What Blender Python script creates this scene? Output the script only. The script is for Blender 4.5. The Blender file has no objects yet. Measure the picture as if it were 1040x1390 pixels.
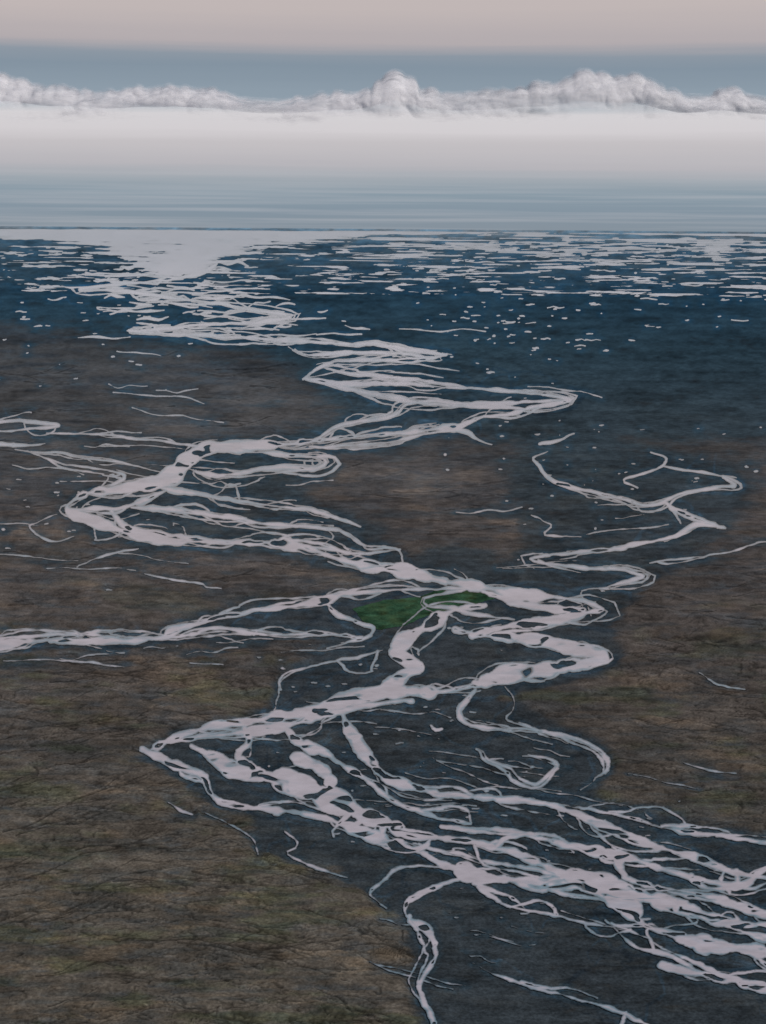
import bpy, math, numpy as np
from mathutils import Matrix, Vector
rng = np.random.default_rng(7)
# ---------------------------------------------------------------- survey frame
H = 600.0                       # flying height, metres
F = 695/math.tan(math.radians(17.5))
PITCH = math.atan(384.5/F); ROLL = math.radians(0.44)
cp, sp = math.cos(PITCH), math.sin(PITCH)
VH = 310.5
def unroll(x, y):
    cx, cy = x-520.0, 695.0-y
    return (520+cx*math.cos(ROLL)-cy*math.sin(ROLL), 695-(cx*math.sin(ROLL)+cy*math.cos(ROLL)))
def ground(u, v):               # bearing/depression -> metres on the plain
    s = (695-v)/F
    dy = cp+s*sp; dz = -sp+s*cp
    t = H/(-dz)
    return (u-520)/F*t, dy*t
def lin(h):
    h = h.lstrip('#'); c = [int(h[i:i+2],16)/255 for i in (0,2,4)]
    return np.array([x/12.92 if x < .04045 else ((x+.055)/1.055)**2.4 for x in c])
# ---------------------------------------------------------------- noise
def vnoise(U, V, seed):
    T = np.random.default_rng(seed).random((256,256)).astype(np.float32)
    iu = np.floor(U).astype(np.int32); iv = np.floor(V).astype(np.int32)
    fu = (U-iu).astype(np.float32); fv = (V-iv).astype(np.float32)
    fu = fu*fu*(3-2*fu); fv = fv*fv*(3-2*fv)
    a = T[iv&255, iu&255]; b = T[iv&255,(iu+1)&255]; c = T[(iv+1)&255, iu&255]; d = T[(iv+1)&255,(iu+1)&255]
    return (a*(1-fu)+b*fu)*(1-fv)+(c*(1-fu)+d*fu)*fv
def fbm(U, V, seed, o=4):
    r = 0; a = 1; s = 0
    for i in range(o):
        r = r+a*(vnoise(U*2**i+13.7*i, V*2**i+7.1*i, seed+i)*2-1); s += a; a *= .55
    return r/s
def worley(U, V, seed):
    R = np.random.default_rng(seed); TX = R.random((128,128)); TY = R.random((128,128))
    iu = np.floor(U).astype(int); iv = np.floor(V).astype(int); acc = 0
    for a in (-1,0,1):
        for b in (-1,0,1):
            x = iu+a; y = iv+b
            px = x+TX[y&127, x&127]; py = y+TY[y&127, x&127]
            acc = acc+np.exp(-9*((px-U)**2+(py-V)**2))
    return -np.log(acc+1e-5)/9
def sstep(a, b, x):
    t = np.clip((x-a)/(b-a), 0, 1); return t*t*(3-2*t)
# ---------------------------------------------------------------- working grid
SU, SV = 1.0, 0.7
U0, U1, V0, V1 = -130.0, 1170.0, VH+1.2, 1480.0
us = np.arange(U0, U1, SU); vs = np.arange(V0, V1, SV)
NC, NR = len(us), len(vs)
GU, GV = np.meshgrid(us.astype(np.float32), vs.astype(np.float32))
# ---------------------------------------------------------------- channels
def spline(P, step=4.0):
    P = np.array(P, float)
    if len(P) == 2: P = np.vstack([P[0], (P[0]+P[1])/2, P[1]])
    Q = np.vstack([2*P[0]-P[1], P, 2*P[-1]-P[-2]]); out = []
    for i in range(1, len(Q)-2):
        n = max(2, int(np.hypot(*(Q[i+1]-Q[i])[:2])/step)); t = np.linspace(0,1,n,endpoint=False)[:,None]
        a,b,c,d = Q[i-1],Q[i],Q[i+1],Q[i+2]
        out.append(.5*((2*b)+(-a+c)*t+(2*a-5*b+4*c-d)*t*t+(-a+3*b-3*c+d)*t**3))
    out.append(P[-1:]); return np.vstack(out)
strokes = []; ghosts = []
def wob(P, amp, seed):
    s = np.arange(len(P))/7.5
    n1 = fbm(s, s*0+seed*1.37, 11, 3); n2 = fbm(s, s*0+seed*2.11+50, 12, 3); n3 = fbm(s*1.1, s*0+seed*.77+9, 13, 3)
    P = P.copy(); P[:,0] += n1*amp*2.2; P[:,1] += n2*amp*.95; P[:,2] *= np.clip(1+n3*1.3, .3, 1.9); return P
sid = 0
def side(P, n, spread, widths, amp, seed):
    L = len(P); i = int(rng.integers(0, L-n)); seg = P[i:i+n].copy()
    t = np.linspace(0,1,n); T = np.gradient(seg[:,:2], axis=0); T /= np.linalg.norm(T,axis=1)[:,None]+1e-6
    A = rng.normal()*spread; A += np.sign(A)*seg[:,2].mean()*.9
    fs = .28+.35*np.clip((seg[:,1]-310)/1000,0,1)
    off = np.sin(np.pi*t**rng.uniform(.6,1.5))
    seg[:,0] += -T[:,1]*A*off; seg[:,1] += T[:,0]*A*off*fs
    k2 = np.clip((seg[:,1].mean()-250)/700, .5, 1.2)
    seg[:,2] = rng.choice(widths)*k2*(.6+.6*rng.random())*(.6+.55*np.abs(np.cos(np.pi*t)))
    if rng.random() < .3:
        seg = seg[:max(4,int(n*rng.uniform(.5,.8)))]; seg[:,2] *= np.linspace(1,.25,len(seg))
    return wob(seg, amp, seed)
def S(flat, braid=0, amp=3.5, spread=20):
    """flat: x,y,w triples"""
    global sid
    sid += 1
    P = np.array(flat, float).reshape(-1,3)
    low = P[:,1].mean() > 1040
    lowk = np.clip((P[:,1]-1100)/120,0,1)
    P[:,2] *= np.where(P[:,2] > 6, .78, .82)+.12*lowk
    P = wob(spline(P), amp, sid)
    if P[:,2].mean() < 6 and len(P) > 14:
        k = np.ones(len(P)); k[:9] = np.linspace(.2,1,9); k[-9:] = np.linspace(1,.2,9); P[:,2] *= k
    strokes.append(P); L = len(P)
    for k in range(int(braid*L/14*(.5 if low else 1))):
        n = int(rng.integers(10, 40))
        if L <= n+3: continue
        strokes.append(side(P, n, spread, [1.3,1.7,2.2,3,4.4,6.5] if low else [1.0,1.3,1.6,2.0,2.7,3.8], amp*.8, 100+sid*7+k))
    for k in range(int(braid*L/12)):
        n = int(rng.integers(10, 40))
        if L <= n+3: continue
        ghosts.append(side(P, n, spread*2.3, [1.2,2,3,5], amp, 3000+sid*7+k))
# lower reach
S([197,1020,10, 235,1038,14, 272,1052,16, 285,1078,17, 312,1092,12, 370,1100,11, 430,1110,13, 500,1135,14, 560,1155,15, 610,1174,18, 650,1190,20, 720,1198,20, 790,1205,22, 848,1220,26, 868,1250,22, 920,1273,20, 980,1284,18, 1060,1296,20, 1160,1310,20],1.8)
S([262,1012,8, 300,1034,18, 335,1050,24, 380,1058,26, 430,1078,46, 470,1098,34, 520,1118,22, 570,1136,15, 640,1143,11, 700,1158,12, 760,1184,16, 805,1196,26, 865,1214,28, 920,1232,20, 980,1250,18, 1050,1270,22, 1160,1300,20],2,4,26)
S([465,972,10, 480,1003,20, 503,1036,18, 540,1062,15, 590,1077,11, 650,1082,10, 720,1088,11, 780,1104,12, 830,1126,12, 880,1147,11, 940,1163,9, 990,1184,9, 1050,1194,10, 1160,1215,10],1.8)
S([740,1092,4, 800,1099,5, 860,1112,6, 920,1128,6, 980,1136,5, 1050,1146,6, 1160,1160,5],1.2)
S([600,1124,4, 700,1130,7, 760,1144,8, 820,1158,14, 870,1170,11, 930,1190,9, 1000,1203,13, 1030,1184,8, 1060,1178,8, 1160,1180,8],1.2)
S([838,1160,11, 846,1188,12, 880,1204,11, 960,1218,9, 1050,1245,13, 1160,1270,14],1.2)
S([405,1030,14, 440,1050,28, 452,1080,28],.4)
S([330,990,10, 335,1010,12, 320,1030,14, 350,1052,14],.8,4,14)
S([385,988,11, 405,1008,14, 450,1028,9, 500,1062,8, 560,1100,6, 640,1120,5],1)
S([560,1146,5, 640,1165,5, 720,1180,5, 790,1200,7],1.2)
# left bend up to the right point
S([198,1020,10, 235,1003,13, 300,985,12, 360,977,14, 420,965,19, 480,948,22, 540,939,22, 600,938,20, 650,928,26, 700,914,28, 750,908,26, 800,901,24, 820,894,14, 800,885,20, 765,878,18, 735,872,17, 690,866,16, 650,862,13, 620,855,8],1.3,3,14)
S([235,1008,6, 290,1000,8, 350,992,11, 400,985,12, 440,972,9, 500,958,8, 560,950,5],1.4,4,18)
S([640,862,10, 665,855,14, 710,848,14, 760,840,13, 800,832,12, 820,828,9, 800,820,9, 780,815,9, 740,810,14, 690,805,16, 640,795,16, 590,785,16, 540,772,17, 480,765,15, 420,745,18, 360,738,14, 280,735,11, 210,730,14, 160,718,17, 120,705,14, 92,690,10, 115,672,14, 160,665,18, 210,655,26, 242,640,24, 258,622,18, 290,607,14, 350,605,12, 400,602,12, 460,595,9, 520,590,7, 580,584,9, 620,580,11, 640,571,8, 690,561,8, 730,553,7, 771,543,5, 740,537,4, 680,531,4, 620,527,4, 560,522,4, 500,522,5, 450,520,6, 415,514,4],1.7,3,18)
S([645,800,8, 690,815,11, 735,826,13, 790,828,8],1.0,3,10)
S([655,822,9, 610,832,14, 583,848,26, 550,868,22, 536,883,16, 560,900,20, 572,906,12, 548,918,20, 528,937,28],.9,3,12)
S([640,800,8, 600,806,5, 575,814,4, 580,824,4, 610,826,6, 650,835,7, 700,840,6],.4)
# western tributary
S([-130,884,12, 0,877,17, 60,869,9, 130,871,9, 215,868,12, 235,855,13, 265,846,11, 310,835,10, 380,826,7, 440,816,11, 470,806,6, 530,803,4, 580,801,4, 640,797,5],1.7,3,16)
S([-130,868,5, 0,866,5, 80,861,3, 160,866,4, 215,868,7, 290,858,5, 370,862,4, 440,860,5, 500,866,3],1.6,3,16)
S([436,815,12, 458,834,11, 490,845,8, 506,853,6, 490,868,4, 440,880,3],.7,3,14)
S([372,966,3, 378,945,4, 385,920,3, 420,905,3, 470,895,4, 520,884,3],.8)
S([0,898,2.2, 90,897,2.2, 170,905,2],.5)
# mid left lobe
S([255,636,8, 290,645,7, 340,640,5, 380,635,5, 430,636,5, 441,626,3, 400,618,5, 330,612,6, 290,606,6],2,3,14)
S([210,662,10, 270,670,8, 330,681,4, 400,690,5, 450,700,5, 490,716,4],1.8)
S([175,690,8, 240,694,8, 300,701,5, 350,709,5, 420,715,6, 470,725,6, 492,740,5, 540,745,4, 550,765,6],2)
S([150,695,10, 172,716,10, 230,727,8, 300,735,7],1.2)
S([92,692,8, 160,690,8, 200,680,9, 235,662,14],1.4)
S([330,738,5, 420,736,5, 480,751,6, 545,745,4],1.6)
S([115,672,5, 170,650,4, 150,640,3, 90,632,2, 40,612,2],1)
S([80,700,3, 40,715,2, 70,735,2, 100,728,2],.7)
S([105,768,2, 140,756,2, 190,745,2.6],.5)
S([200,780,1.6, 250,790,2, 300,800,1.6],.5)
# upper reach
S([415,604,7, 440,590,5, 470,576,5, 530,566,4, 556,549,5, 590,545,6, 640,549,6, 700,546,5, 765,543,5],2,3,12)
S([425,514,5, 470,527,6, 520,538,6, 560,545,6, 620,551,6, 680,553,6, 720,556,5],2.2,3,10)
S([420,606,6, 460,606,4, 520,602,4, 560,592,5, 620,584,6, 650,596,3, 670,604,3],1.6,3,9)
S([415,514,4, 440,496,6, 480,490,7, 530,490,6, 600,483,5, 560,475,4, 500,467,5, 440,465,5, 380,462,5, 320,458,5, 260,455,6, 200,451,5, 176,450,3, 230,445,4, 300,440,4, 370,435,5, 392,430,4, 350,421,4, 280,411,4, 230,404,4, 180,396,4, 110,394,3, 170,385,4, 225,379,6, 270,372,8, 290,360,10],2.6,3,14)
S([440,500,5, 480,508,5, 540,512,5, 600,520,4, 640,527,3],2,3,9)
S([395,470,5, 420,482,5, 470,480,6, 540,480,5, 590,488,3],2,3,8)
for k in range(90):
    y = 350+rng.random()**1.1*112; c = np.interp(y,[350,400,440,470],[245,235,285,380]); sd = np.interp(y,[350,400,470],[34,70,88])
    x = c+rng.normal()*sd; l = rng.uniform(12,80); d = rng.normal()*2
    S([x-l/2,y-d,rng.uniform(.4,1.2), x-l/6,y+rng.normal()*1.6,rng.uniform(.8,2.6), x+l/6,y+rng.normal()*1.6,rng.uniform(.8,3.2), x+l/2,y+d,rng.uniform(.4,1.2)],.5,2,6)
# eastern tributary
S([1004,655,6, 985,646,3, 1000,660,5, 945,664,4, 900,681,5, 870,685,5, 830,672,4, 780,665,4, 752,655,5, 735,632,5, 724,622,3, 740,613,2],1.1,4,9)
S([895,682,6, 930,700,6, 985,716,4, 945,713,6, 918,730,7, 860,741,6, 800,748,5, 735,754,8, 726,762,5, 780,770,5, 850,775,5, 874,783,5, 830,796,4, 790,804,3, 803,822,5],1.1,4,10)
S([866,662,2.2, 850,651,2.5, 895,637,3.5, 905,622,3, 885,614,1.5],.8)
S([780,590,2, 762,598,3, 735,603,2],.8)
S([900,633,4, 940,640,2.5, 1002,650,4],.8)
S([880,765,2, 960,755,2, 1050,735,2],.5)
S([720,700,1.6, 750,712,2, 740,725,1.6, 790,728,1.6],.5)
# western edge
S([-130,577,5, 0,572,5, 40,572,5, 78,577,4, 55,583,3, 0,585,4, -130,586,4],.6)
S([-60,600,5, 0,602,6, 30,606,5, 60,602,2],.8)
S([60,588,2, 150,592,2.5, 240,603,3, 285,606,5],1,3,10)
S([20,610,1.5, 90,618,2, 160,628,2, 215,640,3],1,3,10)
# lower right side arms
S([682,935,6, 700,956,3, 690,975,3, 730,990,3, 790,1008,4, 822,1032,5, 822,1050,3, 788,1072,3],1,4,14)
S([640,938,9, 622,965,9, 640,984,5, 690,991,3, 750,999,2.5, 800,1015,2],.9,4,12)
S([645,1020,2.5, 665,1032,3, 700,1045,3.5, 722,1064,5, 752,1036,6, 715,1024,3],.8,4,12)
S([585,985,3, 592,992,4, 600,990,2],.3,2,6)
S([928,1034,1.8, 960,1046,2.2, 1000,1050,1.8],.3)
S([950,915,1.4, 975,930,1.6, 1010,935,1.4],.3)
S([642,1192,9, 585,1208,8, 552,1228,8, 556,1248,12, 586,1268,9, 592,1300,7, 570,1340,5, 590,1400,5],.8,4,12)
S([600,1176,4, 545,1180,4, 520,1198,4, 505,1215,4, 522,1236,3],.6,4,10)
S([640,1200,8, 680,1226,4, 740,1240,3, 800,1254,3, 850,1262,4, 900,1285,4, 950,1310,5, 1050,1350,6],1)
S([820,1250,3, 860,1285,4, 915,1300,5, 960,1330,5],.8)
S([228,1090,3, 245,1100,5, 262,1106,2],.2,2)
S([280,1105,2, 340,1135,2, 350,1160,1.6],.2)
S([385,1128,4, 405,1148,2.5, 392,1160,2.5, 430,1180,2.5, 470,1192,1.6],.4,3,10)
S([640,1310,2, 720,1340,3, 800,1360,4, 900,1400,5],1)
S([900,1310,10, 980,1330,14, 1080,1350,16, 1160,1360,16],2)
# thin seepage threads, barely wetted: (cx,cy,sx,sy,count,slope)
for cx,cy,sx,sy,n,slp in [(110,640,110,30,9,.12),(90,740,80,30,5,.1),(620,510,90,26,8,.05),(860,740,100,40,6,-.1),(560,1000,90,40,8,.12),(720,1010,80,50,8,.3),
        (620,1100,110,25,9,.1),(720,1270,120,50,10,.25),(300,890,110,12,6,-.03),(180,530,120,30,5,.05),(330,660,90,25,6,.05)]:
    for k in range(n):
        x = cx+rng.normal()*sx; y = cy+rng.normal()*sy; l = rng.uniform(40,130); pts = []
        a = slp+rng.normal()*.07
        for j in range(5):
            t = j/4; pts += [x+(t-.5)*l, y+(t-.5)*l*a+rng.normal()*1.6, rng.uniform(.1,.9)*(1 if 0<j<4 else .3)]
        S(pts,.15,2.2,7)
# scattered pools on the outwash plain: (cx,cy,sx,sy,count,max length)
for cx,cy,sx,sy,n,lm in [(700,334,100,6,40,60),(860,342,110,9,44,60),(900,328,120,6,40,60),(640,430,60,26,26,14),(760,440,90,25,18,18),(800,355,110,10,36,60),(590,366,18,2,8,36),(800,460,20,2,4,24),
        (690,480,70,25,24,10),(830,415,120,20,20,26),(640,380,90,14,14,26),(960,385,90,30,30,30),(120,380,90,30,30,24),(60,345,90,12,30,36),(180,420,90,25,40,20),
        (120,500,90,25,16,9),(720,580,80,15,16,8),(790,650,70,30,14,6),(960,620,60,40,12,7),(600,960,70,60,18,9),(560,1060,80,40,24,12),
        (740,1130,120,25,30,16),(130,720,60,40,12,8),(60,660,60,30,12,9),(430,910,60,20,14,12),(740,690,60,60,12,6),(650,1220,60,25,12,14)]:
    for k in range(n):
        x = cx+rng.normal()*sx; y = cy+rng.normal()*sy
        if y < 318: continue
        l = rng.uniform(3,lm)*rng.uniform(.3,1); w = rng.choice([.3,.6,1.0,1.8],p=[.38,.32,.2,.1])*np.clip((y-250)/300,.8,1.2)
        j = l*.04*np.clip((y-310)/120,.15,1); strokes.append(wob(spline([[x-l/2,y+rng.normal()*j,w*.2],[x-l*.1,y+rng.normal()*j,w],[x+l*.2,y+rng.normal()*j,w*.8],[x+l/2,y+rng.normal()*j,w*.2]],3),np.clip((y-310)/100,.1,1.0),900+k))
# ---------------------------------------------------------------- rasterise width/distance field
def raster(strks, fl=-14.0, pad=13):
    Fd = np.full((NR,NC), fl, np.float32)
    for P in strks:
        q = [unroll(a,b) for a,b,_ in P]; w = P[:,2]/2
        for i in range(len(q)-1):
            (x0,y0),(x1,y1) = q[i],q[i+1]; r0,r1 = w[i],w[i+1]; m = max(r0,r1)+pad
            a = int((min(x0,x1)-m-U0)/SU); b = int((max(x0,x1)+m-U0)/SU)+2
            c = int((min(y0,y1)-m-V0)/SV); d = int((max(y0,y1)+m-V0)/SV)+2
            a = max(a,0); c = max(c,0); b = min(b,NC); d = min(d,NR)
            if a >= b or c >= d: continue
            X = us[a:b][None,:].astype(np.float32)-x0; Y = vs[c:d][:,None].astype(np.float32)-y0
            dx,dy = x1-x0,y1-y0; L = dx*dx+dy*dy+1e-6
            t = np.clip((X*dx+Y*dy)/L,0,1)
            D = np.sqrt((X-t*dx)**2+(Y-t*dy)**2)
            np.maximum(Fd[c:d,a:b], r0+(r1-r0)*t-D, out=Fd[c:d,a:b])
    return Fd
def polymask(poly):
    P = [unroll(*p) for p in poly]; ins = np.zeros((NR,NC), bool)
    for i in range(len(P)):
        x0,y0 = P[i]; x1,y1 = P[(i+1)%len(P)]
        if abs(y1-y0) < 1e-9: continue
        c = ((y0 > GV) != (y1 > GV)) & (GU < (x1-x0)*(GV-y0)/(y1-y0)+x0)
        ins ^= c
    return ins.astype(np.float32)
def blur(A, ru, rv):
    for r,ax in ((ru,1),(rv,0)):
        r = int(r)
        if r < 1: continue
        for _ in range(2):
            Pd = np.pad(A, [(r+1,r) if k==ax else (0,0) for k in (0,1)], mode='edge').astype(np.float64)
            C = np.cumsum(Pd, axis=ax); n = A.shape[ax]
            A = (np.take(C, np.arange(2*r+1, 2*r+1+n), axis=ax)-np.take(C, np.arange(0,n), axis=ax))/(2*r+1)
    return A.astype(np.float32)
FW = raster(strokes)
n_edge = fbm(GU/13, GV/5, 31, 3)
FW += n_edge*np.clip(.8+(GV-500)/700,.6,1.6)*np.clip((FW+6)/5,0,1)
# gravel bars left inside the wide channels
bars = fbm(GU/34+fbm(GU/50,GV/24,61,2)*1.6, GV/8.0+fbm(GU/60,GV/30,63,2)*1.6, 41, 2)
FW = np.minimum(FW, (0.30-bars)*20+np.maximum(0,3.2-FW)*4).astype(np.float32)
# the distant delta: broad sheets of water and surf
far = polymask([(-200,310),(1250,319),(1250,321),(1040,320),(800,318),(560,316),(500,319),(430,325),(350,332),(320,344),(300,358),(262,372),(222,378),(190,366),(175,350),(130,334),(60,325),(0,321),(-200,318)])
far = blur(far, 18, 2)
fn = fbm(GU/34+fbm(GU/60,GV/8,77,2), GV/2.4, 71, 5)
ff = (far-.44)*7+fn*11*np.clip((GV-VH)/26,.15,1)
stre = fbm(GU/80, GV/1.5, 75, 5)*6-1.3-np.abs(GV-324)/11*.8-np.clip((560-GU)/160,0,3)*.6
stre2 = fbm(GU/90+fbm(GU/90,GV/10,79,2), GV/3.0, 85, 5)*7-2.9-np.abs(GV-346)/16-np.clip((600-GU)/120,0,3)*.8
ff = np.maximum(ff, np.minimum(np.maximum(stre,stre2), 1.5))
ff = np.where(GV < VH+2.8, -3, ff)
FW = np.maximum(FW, np.where(GV < 400, ff, -14)).astype(np.float32)
FGH = raster(ghosts, -4, 4)
# ---------------------------------------------------------------- land cover
warpU = GU+fbm(GU/50,GV/22,81,5)*42; warpV = GV+fbm(GU/50,GV/22,91,5)*17
def sample(A):
    i = np.clip(((warpV-V0)/SV).astype(int),0,NR-1); j = np.clip(((warpU-U0)/SU).astype(int),0,NC-1); return A[i,j]
P2 = [(75,690),(100,660),(200,640),(240,605),(300,595),(430,590),(445,640),(400,660),(450,690),(520,715),(560,765),(620,790),(560,800),(480,778),(350,755),(160,740),(90,715)]
P3 = [(560,765),(620,740),(680,770),(715,760),(715,700),(700,640),(720,600),(800,590),(920,610),(1020,645),(1020,700),(960,740),(880,780),(860,810),(830,840),(840,895),(820,912),(690,940),(705,965),(790,1000),(835,1040),(800,1075),(880,1105),(1040,1140),(1300,1150),(1300,1600),(560,1600),(560,1300),(548,1250),(500,1210),(450,1180),(370,1160),(345,1110),(270,1085),(195,1020),(240,995),(360,970),(370,920),(470,880),(500,868),(400,870),(220,875),(0,890),(-200,895),(-200,865),(0,860),(200,855),(300,828),(430,805),(560,795)]
P4 = [(-300,290),(1400,290),(1400,590),(1040,600),(900,590),(760,590),(640,590),(560,600),(430,605),(400,590),(480,565),(420,530),(400,490),(300,470),(180,460),(60,440),(-300,430)]
m = np.maximum(np.maximum(polymask(P2),polymask(P3)),polymask(P4))
n1 = fbm(GU/120,GV/36,111,5); n2 = fbm(GU/34,GV/8,121,5); n3 = fbm(GU/9,GV/2.4,131,4); n4 = fbm(GU/80+n2,GV/3.2,135,5)
soft = np.clip((900-GV)/450,0,1)
flood = blur(sample(m),9,5)*(1-soft)+blur(sample(m),40,22)*soft
near_w = np.clip(1+FW/13,0,1)
flood = np.clip(flood+near_w*.5*(1-flood),0,1)
flood = sstep(.05,.95,flood+.42*n2+.2*n3+.35*n4*(1-np.abs(2*flood-1))+.4*sstep(.0,.5,fbm(GU/60,GV/12,137,5)))
grassF = blur(polymask([(480,826),(520,815),(572,810),(590,802),(622,798),(654,798),(672,812),(626,825),(588,833),(550,849),(514,855),(492,843)]),2,1)
grassF = (grassF-.5)*6+fbm(GU/10,GV/4,101,3)*2.6
# drainage gullies
gul = []
def gully(x,y,n,slope,w,depth=0):
    P=[]; a = slope
    for i in range(n):
        P.append([x,y,w*(1-.7*i/n)]); a += rng.normal()*.10+(slope-a)*.2
        x += 5; y += 5*a
        if depth < 2 and rng.random() < .09: gully(x,y,int(n*rng.uniform(.2,.5)),slope+rng.choice([-1,1])*rng.uniform(.1,.26),w*.7,depth+1)
    if len(P) > 2: gul.append(np.array(P))
for k in range(80):
    x = rng.uniform(-130,500); y = rng.uniform(1095,1460)
    sl = np.interp(x+.35*(y-1250),[-20,200,340,480],[-.20,-.04,.22,.42])
    gully(x,y,int(rng.uniform(10,56)),sl,rng.uniform(.6,2.4))
for k in range(80):
    x = rng.uniform(-130,400); y = rng.uniform(885,1100); gully(x,y,int(rng.uniform(8,40)),rng.normal()*.02+(.04 if y<980 else -.04),rng.uniform(.6,1.6))
for k in range(60):
    x = rng.uniform(780,1160); y = rng.uniform(800,1140); gully(x,y,int(rng.uniform(6,30)),.12+rng.normal()*.03,rng.uniform(.6,1.6))
for k in range(150):
    x = rng.uniform(-130,1100); y = rng.uniform(480,860); gully(x,y,int(rng.uniform(5,24)),rng.normal()*.03,rng.uniform(.6,1.3))
FG = raster(gul, -3.0, 3)
# rills: thin zero-crossing lines that follow the fall of the fans
fall = GV+np.where(GU<600, 34*np.cos((GU-150)/190.), -.12*GU)+n1*16
r1 = np.abs(fbm(GU/75, fall/13, 141, 3)); r2 = np.abs(fbm(GU/36+5, fall/6.5, 145, 3))
rk = sstep(560,1000,GV)*(1-sstep(.35,.85,flood))
rill = np.maximum(1-sstep(.0,.055,r1), .75*(1-sstep(.0,.07,r2)))*rk*sstep(-.5,.2,fbm(GU/70,GV/26,149,3))
land_m = 1-sstep(.4,.9,flood)
gl = np.maximum(sstep(-1.1,.6,FG+n_edge*.8)*land_m, rill*.9)
bank = sstep(-2.6,-1.2,FG)*(1-gl)*land_m+(sstep(.05,.09,r1)-sstep(.09,.2,r1))*rk*1.0
# ---------------------------------------------------------------- albedo of the plain, aerial haze painted in with distance
def ramp3(v, keys, cols):
    return np.stack([np.interp(v, keys, [c[i] for c in cols]) for i in range(3)],-1)
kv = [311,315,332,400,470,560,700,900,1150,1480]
slate_hazed = ramp3(GV, kv, [(.16,.21,.25),(.11,.155,.19),(.042,.076,.106),(.016,.042,.067),(.022,.045,.063),(.030,.046,.058),(.034,.043,.050),(.031,.038,.044),(.029,.037,.043),(.029,.037,.043)])  # gravel colour; far keys turn blue, then sky grey, as painted haze
brown_hazed = ramp3(GV, kv, [(.16,.21,.25),(.11,.155,.19),(.042,.07,.096),(.036,.051,.065),(.050,.056,.062),(.066,.067,.069),(.072,.065,.062),(.066,.058,.052),(.074,.066,.055),(.080,.071,.058)])  # land colour, with the same painted haze towards the horizon
land = brown_hazed*(1+.38*n1+.38*n2+.30*n3+.30*n4)[...,None]
ochre = sstep(.05,.5,fbm(GU/70,GV/20,241,5))[...,None]*sstep(540,680,GV)[...,None]
land = land*(1-.6*ochre)+land*np.array([1.55,1.36,1.15])*.6*ochre
olive = sstep(.0,.45,fbm(GU/90,GV/22,151,5))[...,None]*sstep(700,950,GV)[...,None]
land = land*(1-.65*olive)+land*np.array([.82,1.0,.74])*.65*olive
cold = sstep(-.1,.35,fbm(GU/50,GV/6,155,5))[...,None]
land = land*(1-.55*cold)+land*np.array([.60,.76,.92])*.55*cold
grav = slate_hazed*(1+.28*n1+.42*n2+.38*n3+.30*n4)[...,None]
sand = sstep(.05,.5,fbm(GU/55,GV/12,158,5))[...,None]*sstep(480,700,GV)[...,None]
grav = grav*(1-.5*sand)+grav*np.array([1.45,1.28,1.12])*.5*sand
wet = np.clip(1+FW/9,0,1)[...,None]*sstep(-.25,.35,fbm(GU/18,GV/6,161,3)+.15)[...,None]
grav = grav*(1-.75*wet)+grav*np.array([.72,1.15,1.40])*.75*wet
gh = sstep(-1.6,.8,FGH+n_edge*2)[...,None]; ghc = sstep(-.3,.3,fbm(GU/70,GV/20,165,3))[...,None]
grav = grav*(1-.6*gh)+grav*(np.array([.50,.62,.74])*(1-ghc)+np.array([1.2,1.6,1.9])*ghc)*.6*gh
fl = flood[...,None]
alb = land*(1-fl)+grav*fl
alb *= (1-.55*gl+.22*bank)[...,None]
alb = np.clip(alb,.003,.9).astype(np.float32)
# ---------------------------------------------------------------- mesh helpers
def new_obj(name, me, mat):
    ob = bpy.data.objects.new(name, me); bpy.context.scene.collection.objects.link(ob); me.materials.append(mat); return ob
def build(name, co, faces, k, mat, col=None, smooth=True):
    me = bpy.data.meshes.new(name); me.vertices.add(len(co)); me.vertices.foreach_set('co', np.ascontiguousarray(co,dtype=np.float32).ravel())
    nf = len(faces); me.loops.add(nf*k); me.polygons.add(nf)
    me.polygons.foreach_set('loop_start', np.arange(nf,dtype=np.int32)*k)
    me.loops.foreach_set('vertex_index', np.ascontiguousarray(faces,dtype=np.int32).ravel())
    me.update(calc_edges=True)
    me.polygons.foreach_set('use_smooth', np.full(nf, smooth, dtype=bool))
    if col is not None:
        at = me.color_attributes.new('albedo','FLOAT_COLOR','POINT')
        c4 = np.ones((len(co),4),np.float32); c4[:,:3] = col; at.data.foreach_set('color', c4.ravel())
    me.update(); return new_obj(name, me, mat)
def N(nt, t, **kw):
    n = nt.nodes.new(t)
    for k,v in kw.items(): setattr(n,k,v)
    return n
def newmat(name):
    m = bpy.data.materials.new(name); m.use_nodes = True; m.node_tree.nodes.clear(); return m, m.node_tree
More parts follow.
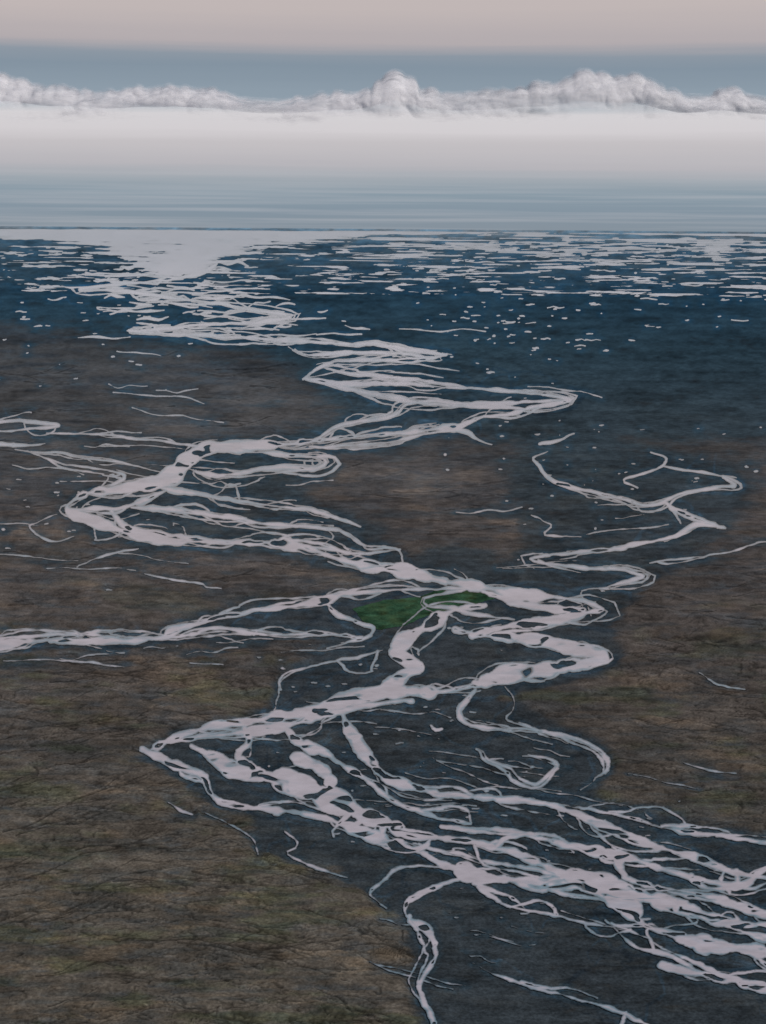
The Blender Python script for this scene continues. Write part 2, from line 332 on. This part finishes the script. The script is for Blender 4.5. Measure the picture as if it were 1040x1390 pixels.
# ---------------------------------------------------------------- materials
def ground_material(name, bumpk, gain):
    m, nt = newmat(name); L = nt.links.new
    out = N(nt,'ShaderNodeOutputMaterial'); b = N(nt,'ShaderNodeBsdfDiffuse'); L(b.outputs[0], out.inputs[0])
    b.inputs['Roughness'].default_value = .6
    at = N(nt,'ShaderNodeAttribute', attribute_name='albedo'); geo = N(nt,'ShaderNodeNewGeometry')
    def noise(sc, det):
        vm = N(nt,'ShaderNodeVectorMath', operation='SCALE'); L(geo.outputs['Position'], vm.inputs[0]); vm.inputs['Scale'].default_value = sc
        n = N(nt,'ShaderNodeTexNoise', noise_dimensions='2D'); n.inputs['Scale'].default_value = 1; n.inputs['Detail'].default_value = det; n.inputs['Roughness'].default_value = .65
        L(vm.outputs[0], n.inputs['Vector']); return n
    n1 = noise(1/24,5); n2 = noise(1/3.2,2)
    mr1 = N(nt,'ShaderNodeMapRange'); L(n1.outputs[0], mr1.inputs[0]); mr1.inputs[1].default_value=.3; mr1.inputs[2].default_value=.7; mr1.inputs[3].default_value=.76*gain; mr1.inputs[4].default_value=1.24*gain
    mr2 = N(nt,'ShaderNodeMapRange'); L(n2.outputs[0], mr2.inputs[0]); mr2.inputs[1].default_value=.3; mr2.inputs[2].default_value=.7; mr2.inputs[3].default_value=.72; mr2.inputs[4].default_value=1.28
    mu = N(nt,'ShaderNodeMath', operation='MULTIPLY'); L(mr1.outputs[0], mu.inputs[0]); L(mr2.outputs[0], mu.inputs[1])
    sc = N(nt,'ShaderNodeVectorMath', operation='SCALE'); L(at.outputs['Color'], sc.inputs[0]); L(mu.outputs[0], sc.inputs['Scale'])
    L(sc.outputs[0], b.inputs['Color'])
    bp = N(nt,'ShaderNodeBump'); bp.inputs['Strength'].default_value = bumpk; bp.inputs['Distance'].default_value = 2.0
    L(n1.outputs[0], bp.inputs['Height']); L(bp.outputs[0], b.inputs['Normal'])
    return m
mat_ground = ground_material('outwash_plain_gravel', .35, 1.0)
mat_grass = ground_material('marsh_grass', .5, 1.0)
m_w, nt = newmat('glacial_meltwater'); L = nt.links.new
out = N(nt,'ShaderNodeOutputMaterial'); b = N(nt,'ShaderNodeBsdfPrincipled'); L(b.outputs[0], out.inputs[0])
b.inputs['Roughness'].default_value = .12; b.inputs['IOR'].default_value = 1.33
at = N(nt,'ShaderNodeAttribute', attribute_name='albedo'); L(at.outputs['Color'], b.inputs['Base Color'])
geo = N(nt,'ShaderNodeNewGeometry'); nz = N(nt,'ShaderNodeTexNoise', noise_dimensions='2D'); nz.inputs['Scale'].default_value = .12; nz.inputs['Detail'].default_value = 3
L(geo.outputs['Position'], nz.inputs['Vector']); bp = N(nt,'ShaderNodeBump'); bp.inputs['Strength'].default_value=.2; bp.inputs['Distance'].default_value=.4
L(nz.outputs[0], bp.inputs['Height']); L(bp.outputs[0], b.inputs['Normal'])
# ---------------------------------------------------------------- ground sheet
r_idx = np.arange(0,NR,2); c_idx = np.arange(0,NC,1)
gx = us[c_idx]-520.0
extL = -np.geomspace(660, 90000, 26)[::-1]; extR = np.geomspace(660, 90000, 26)
tcol = np.concatenate([extL, gx, extR]); cmap = np.concatenate([np.zeros(26,int), c_idx, np.full(26,NC-1)])
_, Yrow = ground(np.full(len(r_idx),520.), vs[r_idx])
_, Yh = ground(np.array([520.]), np.array([VH+.35]))
Ynear = Yrow[-1]
Yall = np.concatenate([Yh, Yrow, Ynear*np.array([.97,.9,.75,.5,.2]), -np.geomspace(200,300000,14)])
rmap = np.concatenate([[0], r_idx, np.full(19,NR-1)])
Wd = (np.maximum(Yall,Ynear)*cp+H*sp)/F
GX = tcol[None,:]*Wd[:,None]; GY = np.repeat(Yall[:,None], len(tcol), 1)
relief = (fbm(GU/45,GV/14,181,5)*.5+.5)*5.0*(1-flood*.8)-gl*1.0
relief = np.clip(relief,0,6)*np.clip((-FW-1)/8,0,1)*np.clip(-grassF,0,1)*sstep(500,900,GV)
GZ = relief[np.ix_(rmap,cmap)]; GZ = GZ-.2
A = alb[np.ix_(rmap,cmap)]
nr,nc = GX.shape; idx = np.arange(nr*nc).reshape(nr,nc)
quads = np.stack([idx[1:,:-1],idx[1:,1:],idx[:-1,1:],idx[:-1,:-1]],-1).reshape(-1,4)
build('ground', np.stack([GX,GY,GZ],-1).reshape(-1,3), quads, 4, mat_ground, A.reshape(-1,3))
# ---------------------------------------------------------------- iso-contoured sheets (river, grass)
def iso_sheet(name, Fd, z, mat, colf):
    cell = (Fd[:-1,:-1]>0)|(Fd[1:,:-1]>0)|(Fd[:-1,1:]>0)|(Fd[1:,1:]>0)
    r,c = np.nonzero(cell); g = lambda a,b: a*NC+b
    a=g(r+1,c); b=g(r+1,c+1); d=g(r,c+1); e=g(r,c)
    tri = np.concatenate([np.stack([a,b,d],-1), np.stack([a,d,e],-1)])
    f = Fd.ravel(); ins = f[tri]>0; cnt = ins.sum(1)
    uu = GU.ravel().astype(np.float64); vv = GV.ravel().astype(np.float64)
    pts = []; full = tri[cnt==3]
    uniq, inv = np.unique(full, return_inverse=True); inv = inv.reshape(-1,3)
    pts.append(np.stack([uu[uniq],vv[uniq],f[uniq]],-1)); faces=[inv]; base = len(uniq)
    def node(i): return np.stack([uu[i],vv[i],f[i]],-1)
    def cut(i,j):
        t = f[i]/(f[i]-f[j]+1e-9); return node(i)*(1-t)[:,None]+node(j)*t[:,None]
    one = tri[cnt==1]; k = np.argmax(ins[cnt==1],1); ar = np.arange(len(one))
    p0,p1,p2 = one[ar,k],one[ar,(k+1)%3],one[ar,(k+2)%3]
    T = np.stack([node(p0),cut(p0,p1),cut(p0,p2)],1).reshape(-1,3); pts.append(T); faces.append(np.arange(len(T)).reshape(-1,3)+base); base += len(T)
    two = tri[cnt==2]; k = np.argmin(ins[cnt==2],1); ar = np.arange(len(two))
    p0,p1,p2 = two[ar,k],two[ar,(k+1)%3],two[ar,(k+2)%3]
    q = [cut(p1,p0),node(p1),node(p2),cut(p2,p0)]
    T = np.stack(q,1).reshape(-1,3); pts.append(T); b0 = np.arange(len(two))*4+base
    faces.append(np.stack([b0,b0+1,b0+2],-1)); faces.append(np.stack([b0,b0+2,b0+3],-1))
    P = np.concatenate(pts); X,Y = ground(P[:,0],P[:,1])
    co = np.stack([X,Y,np.full(len(X),z)],-1)
    return build(name, co, np.concatenate(faces), 3, mat, colf(P), False)
SHORE = .7
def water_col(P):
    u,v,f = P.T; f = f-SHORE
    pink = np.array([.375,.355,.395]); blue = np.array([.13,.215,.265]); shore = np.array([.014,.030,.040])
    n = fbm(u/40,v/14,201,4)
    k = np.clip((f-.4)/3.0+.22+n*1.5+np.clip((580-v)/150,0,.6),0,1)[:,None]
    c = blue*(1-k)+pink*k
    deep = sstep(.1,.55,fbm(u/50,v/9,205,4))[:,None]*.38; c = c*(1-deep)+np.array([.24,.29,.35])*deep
    far_haze = np.clip((420-v)/90,0,1)[:,None]; c = c*(1-far_haze*.7)+np.array([.27,.30,.35])*far_haze*.7  # distance haze mixed into the colour of far water
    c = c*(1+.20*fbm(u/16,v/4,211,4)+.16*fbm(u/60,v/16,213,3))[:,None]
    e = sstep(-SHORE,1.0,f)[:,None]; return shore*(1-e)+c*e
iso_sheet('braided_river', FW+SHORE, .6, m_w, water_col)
iso_sheet('grass_island', np.minimum(grassF,3), .3, mat_grass, lambda P: np.array([.022,.056,.032])*(1+.9*fbm(P[:,0]/14,P[:,1]/4,221,4))[:,None]+np.array([.02,.012,.0])*np.clip(fbm(P[:,0]/20,P[:,1]/6,231,4),0,1)[:,None])
# ---------------------------------------------------------------- cumulus bank on the horizon
YC = 250000.0; K = YC/cp/F      # metres per unit of bearing there
top = [(-900,118),(-500,112),(-200,120),(-60,114),(0,111),(25,110),(60,116),(90,122),(130,125),(180,124),(240,118),(290,121),(320,131),(380,136),(440,128),(490,123),(530,119),(575,121),(620,123),(650,119),(700,115),(740,110),(768,103),(800,102),(850,105),(875,115),(900,125),(930,125),(968,120),(1000,124),(1040,131),(1200,121),(1500,125),(1900,115)]
cu = np.arange(-900,1900,1.0); tp = np.interp(cu,[t[0] for t in top],[t[1] for t in top])+4
crc = np.random.default_rng(77)
blobs = [(530,115,18),(549,119,14),(514,121,13),(20,120,15),(48,126,14),(0,122,14),(775,111,17),(800,113,15),(757,119,13),(842,113,15),(860,119,13),(822,116,13),(968,129,14)]
for k in range(190):
    x = crc.uniform(-900,1900); blobs.append((x, np.interp(x,cu,tp)+crc.uniform(3,9), crc.uniform(6,13)))
for bx,by,br in blobs:
    d = br*br-(cu-bx)**2; tp = np.where(d>0, np.minimum(tp, by-np.sqrt(np.maximum(d,0))), tp)
kk = np.array([1,2,3,4,3,2,1])/16; tp = np.convolve(np.pad(tp,3,mode='edge'),kk,'valid')
ns = 150; sarr = np.linspace(0,1,ns)
CU, SS = np.meshgrid(cu, sarr); TP = np.repeat(tp[None,:],ns,0)
TPs = np.repeat(np.convolve(np.pad(tp,30,mode='edge'),np.ones(61)/61,'valid')[None,:],ns,0)
axis = 168.0
mc, nt = newmat('cumulus_vapour'); L = nt.links.new
out = N(nt,'ShaderNodeOutputMaterial'); mix = N(nt,'ShaderNodeMixShader'); tr = N(nt,'ShaderNodeBsdfTransparent')
df = N(nt,'ShaderNodeBsdfDiffuse'); df.inputs[0].default_value=(.80,.795,.82,1); tl = N(nt,'ShaderNodeBsdfTranslucent'); tl.inputs[0].default_value=(.92,.92,.94,1)
m2 = N(nt,'ShaderNodeMixShader'); m2.inputs[0].default_value=.14; L(df.outputs[0],m2.inputs[1]); L(tl.outputs[0],m2.inputs[2])
at = N(nt,'ShaderNodeAttribute', attribute_name='albedo')   # vapour density
lw = N(nt,'ShaderNodeLayerWeight'); lw.inputs[0].default_value=.5
me_ = N(nt,'ShaderNodeMapRange',interpolation_type='SMOOTHSTEP'); L(lw.outputs['Facing'],me_.inputs[0]); me_.inputs[1].default_value=1.0; me_.inputs[2].default_value=.25; me_.inputs[3].default_value=0; me_.inputs[4].default_value=1
mm = N(nt,'ShaderNodeMath',operation='MULTIPLY'); L(at.outputs['Color'],mm.inputs[0]); L(me_.outputs[0],mm.inputs[1])
L(mm.outputs[0],mix.inputs[0]); L(tr.outputs[0],mix.inputs[1]); L(m2.outputs[0],mix.inputs[2]); L(mix.outputs[0],out.inputs[0])
parent = bpy.data.objects.new('cloud_bank', None); bpy.context.scene.collection.objects.link(parent)
phi = np.clip((SS-.25)/.75,0,1)*math.radians(150)
prof = np.where(SS<.25, (.25-SS)/.25*34, phi/math.radians(150)*120)
par = np.where(SS<.25, -prof, prof)
disp = 0; amp = 15.0; cell = 46.0
wu = CU+fbm(CU/30,par/20,301,3)*12; wv = par+fbm(CU/30,par/20,305,3)*12
for o in range(3):
    wl = worley(wu/cell+o*17.3, wv/cell*1.15+o*9.1+200, 401+o); disp = disp+amp*(.45-wl)
    amp *= .40; cell *= .5
disp = disp*np.interp(TPs,[104,120,132],[1.0,.8,.6])
TPe = TP*.85+TPs*.15
for sh in range(3):
    grow = sh*1.9
    dd = disp+grow+fbm(CU/11,par/10,320+sh,3)*(.4+sh*.9)
    wgt = np.sin(phi)**1.5
    Hh = axis-TPe*wgt-TPs*(1-wgt)
    yy = axis-np.sin(phi)*(Hh+grow*.7)+np.where(SS<.25,prof,0)-dd*np.sin(phi)*.28
    dep = -np.cos(phi)*46-dd*np.maximum(np.cos(phi),0)*.95
    X = (CU-520)*K; Yw = YC+dep*K
    el = np.arctan((695-yy)/F)-PITCH
    Z = H+np.tan(el)*YC
    low = sstep(170,122,yy+fbm(CU/70,yy/14,340,5)*24)
    if sh == 0: al = low*(.92+0*CU)
    else: al = low*np.clip(.38-.10*sh+fbm(CU/18,par/12,330+sh,4)*.6,0,.75)
    co = np.stack([X,Yw,Z],-1).reshape(-1,3); nr,nc = CU.shape; idx = np.arange(nr*nc).reshape(nr,nc)
    quads = np.stack([idx[:-1,:-1],idx[:-1,1:],idx[1:,1:],idx[1:,:-1]],-1).reshape(-1,4)
    ob = build('vapour_layer', co, quads, 4, mc, np.repeat(al.reshape(-1,1),3,1)); ob.parent = parent
# ---------------------------------------------------------------- world
SUN_EL, SUN_AZ = math.radians(42), math.radians(125)     # azimuth clockwise from +Y
w = bpy.data.worlds.new('World'); bpy.context.scene.world = w; w.use_nodes = True; nt = w.node_tree; nt.nodes.clear(); L = nt.links.new
out = N(nt,'ShaderNodeOutputWorld'); sky = N(nt,'ShaderNodeTexSky', sky_type='NISHITA'); sky.sun_disc=False; sky.sun_elevation=SUN_EL; sky.sun_rotation=SUN_AZ
bg1 = N(nt,'ShaderNodeBackground'); bg1.inputs[1].default_value=.09; L(sky.outputs[0],bg1.inputs[0])
tc = N(nt,'ShaderNodeTexCoord'); sx = N(nt,'ShaderNodeSeparateXYZ'); L(tc.outputs['Generated'],sx.inputs[0])
mp = N(nt,'ShaderNodeMapping'); mp.inputs['Scale'].default_value=(2.2,2.2,95); L(tc.outputs['Generated'],mp.inputs[0])
nz = N(nt,'ShaderNodeTexNoise'); nz.inputs['Scale'].default_value=1; nz.inputs['Detail'].default_value=6; nz.inputs['Roughness'].default_value=.6; L(mp.outputs[0],nz.inputs['Vector'])
def ma(op,a,bv):
    n = N(nt,'ShaderNodeMath',operation=op)
    for i,x in enumerate((a,bv)):
        if isinstance(x,(int,float)): n.inputs[i].default_value=x
        else: L(x,n.inputs[i])
    return n.outputs[0]
off = ma('MULTIPLY', ma('SUBTRACT',nz.outputs[0],.5), .012)
pos = ma('DIVIDE', ma('ADD',sx.outputs[2],off), .2)
cr = N(nt,'ShaderNodeValToRGB'); L(pos,cr.inputs[0]); E = cr.color_ramp.elements
stops = [(0,'86929d'),(.05,'8493a0'),(.11,'8a9aa6'),(.145,'a0a8b0'),(.18,'b7b5ba'),(.25,'c4c0c3'),(.285,'d2ced1'),(.335,'d4d1d4'),(.36,'b7bdc4'),(.385,'8e9daa'),(.47,'8493a1'),(.505,'8c97a3'),(.54,'b2abae'),(.64,'c0b6b5'),(1,'c6bbba')]
E[0].position=0; E[1].position=1
for i,(p,c) in enumerate(stops):
    e = E[0] if i==0 else (E[-1] if i==len(stops)-1 else E.new(p)); e.position=p
for i,(p,c) in enumerate(stops): E[i].color=(*lin(c),1)
# faint broken haze streaks low over the sea
mp2 = N(nt,'ShaderNodeMapping'); mp2.inputs['Scale'].default_value=(4,4,260); L(tc.outputs['Generated'],mp2.inputs[0])
nz2 = N(nt,'ShaderNodeTexNoise'); nz2.inputs['Scale'].default_value=1; nz2.inputs['Detail'].default_value=5; L(mp2.outputs[0],nz2.inputs['Vector'])
st = N(nt,'ShaderNodeMapRange'); L(nz2.outputs[0],st.inputs[0]); st.inputs[1].default_value=.45; st.inputs[2].default_value=.75
lowm = N(nt,'ShaderNodeMapRange'); L(sx.outputs[2],lowm.inputs[0]); lowm.inputs[1].default_value=.045; lowm.inputs[2].default_value=.02
sm = ma('MULTIPLY', ma('MULTIPLY',st.outputs[0],lowm.outputs[0]), .6)
mxc = N(nt,'ShaderNodeMix',data_type='RGBA'); L(sm,mxc.inputs[0]); L(cr.outputs[0],mxc.inputs[6]); mxc.inputs[7].default_value=(*lin('b8bac0'),1)
bg2 = N(nt,'ShaderNodeBackground'); bg2.inputs[1].default_value=1; L(mxc.outputs[2],bg2.inputs[0])
up = N(nt,'ShaderNodeMapRange',interpolation_type='SMOOTHSTEP'); L(sx.outputs[2],up.inputs[0]); up.inputs[1].default_value=.35; up.inputs[2].default_value=.8
ms = N(nt,'ShaderNodeMixShader'); L(up.outputs[0],ms.inputs[0]); L(bg2.outputs[0],ms.inputs[1]); L(bg1.outputs[0],ms.inputs[2]); L(ms.outputs[0],out.inputs[0])
# ---------------------------------------------------------------- sun
sd = bpy.data.lights.new('sun','SUN'); sd.energy=2.5; sd.angle=math.radians(.5); sd.color=(1,.95,.89)
so = bpy.data.objects.new('sun',sd); bpy.context.scene.collection.objects.link(so)
dv = Vector((math.sin(SUN_AZ)*math.cos(SUN_EL), math.cos(SUN_AZ)*math.cos(SUN_EL), math.sin(SUN_EL)))
so.rotation_euler = dv.to_track_quat('Z','Y').to_euler(); so.location=(0,0,1500)
# ---------------------------------------------------------------- camera
cd = bpy.data.cameras.new('camera'); cam = bpy.data.objects.new('camera',cd); bpy.context.scene.collection.objects.link(cam)
cd.sensor_fit='VERTICAL'; cd.sensor_height=24; cd.lens=12/math.tan(math.radians(17.5)); cd.clip_start=1; cd.clip_end=1e8
cam.matrix_world = Matrix.Translation((0,0,H)) @ Matrix.Rotation(math.pi/2-PITCH,4,'X') @ Matrix.Rotation(ROLL,4,'Z')
sc = bpy.context.scene; sc.camera = cam
sc.view_settings.view_transform='Standard'; sc.view_settings.look='None'; sc.view_settings.exposure=0
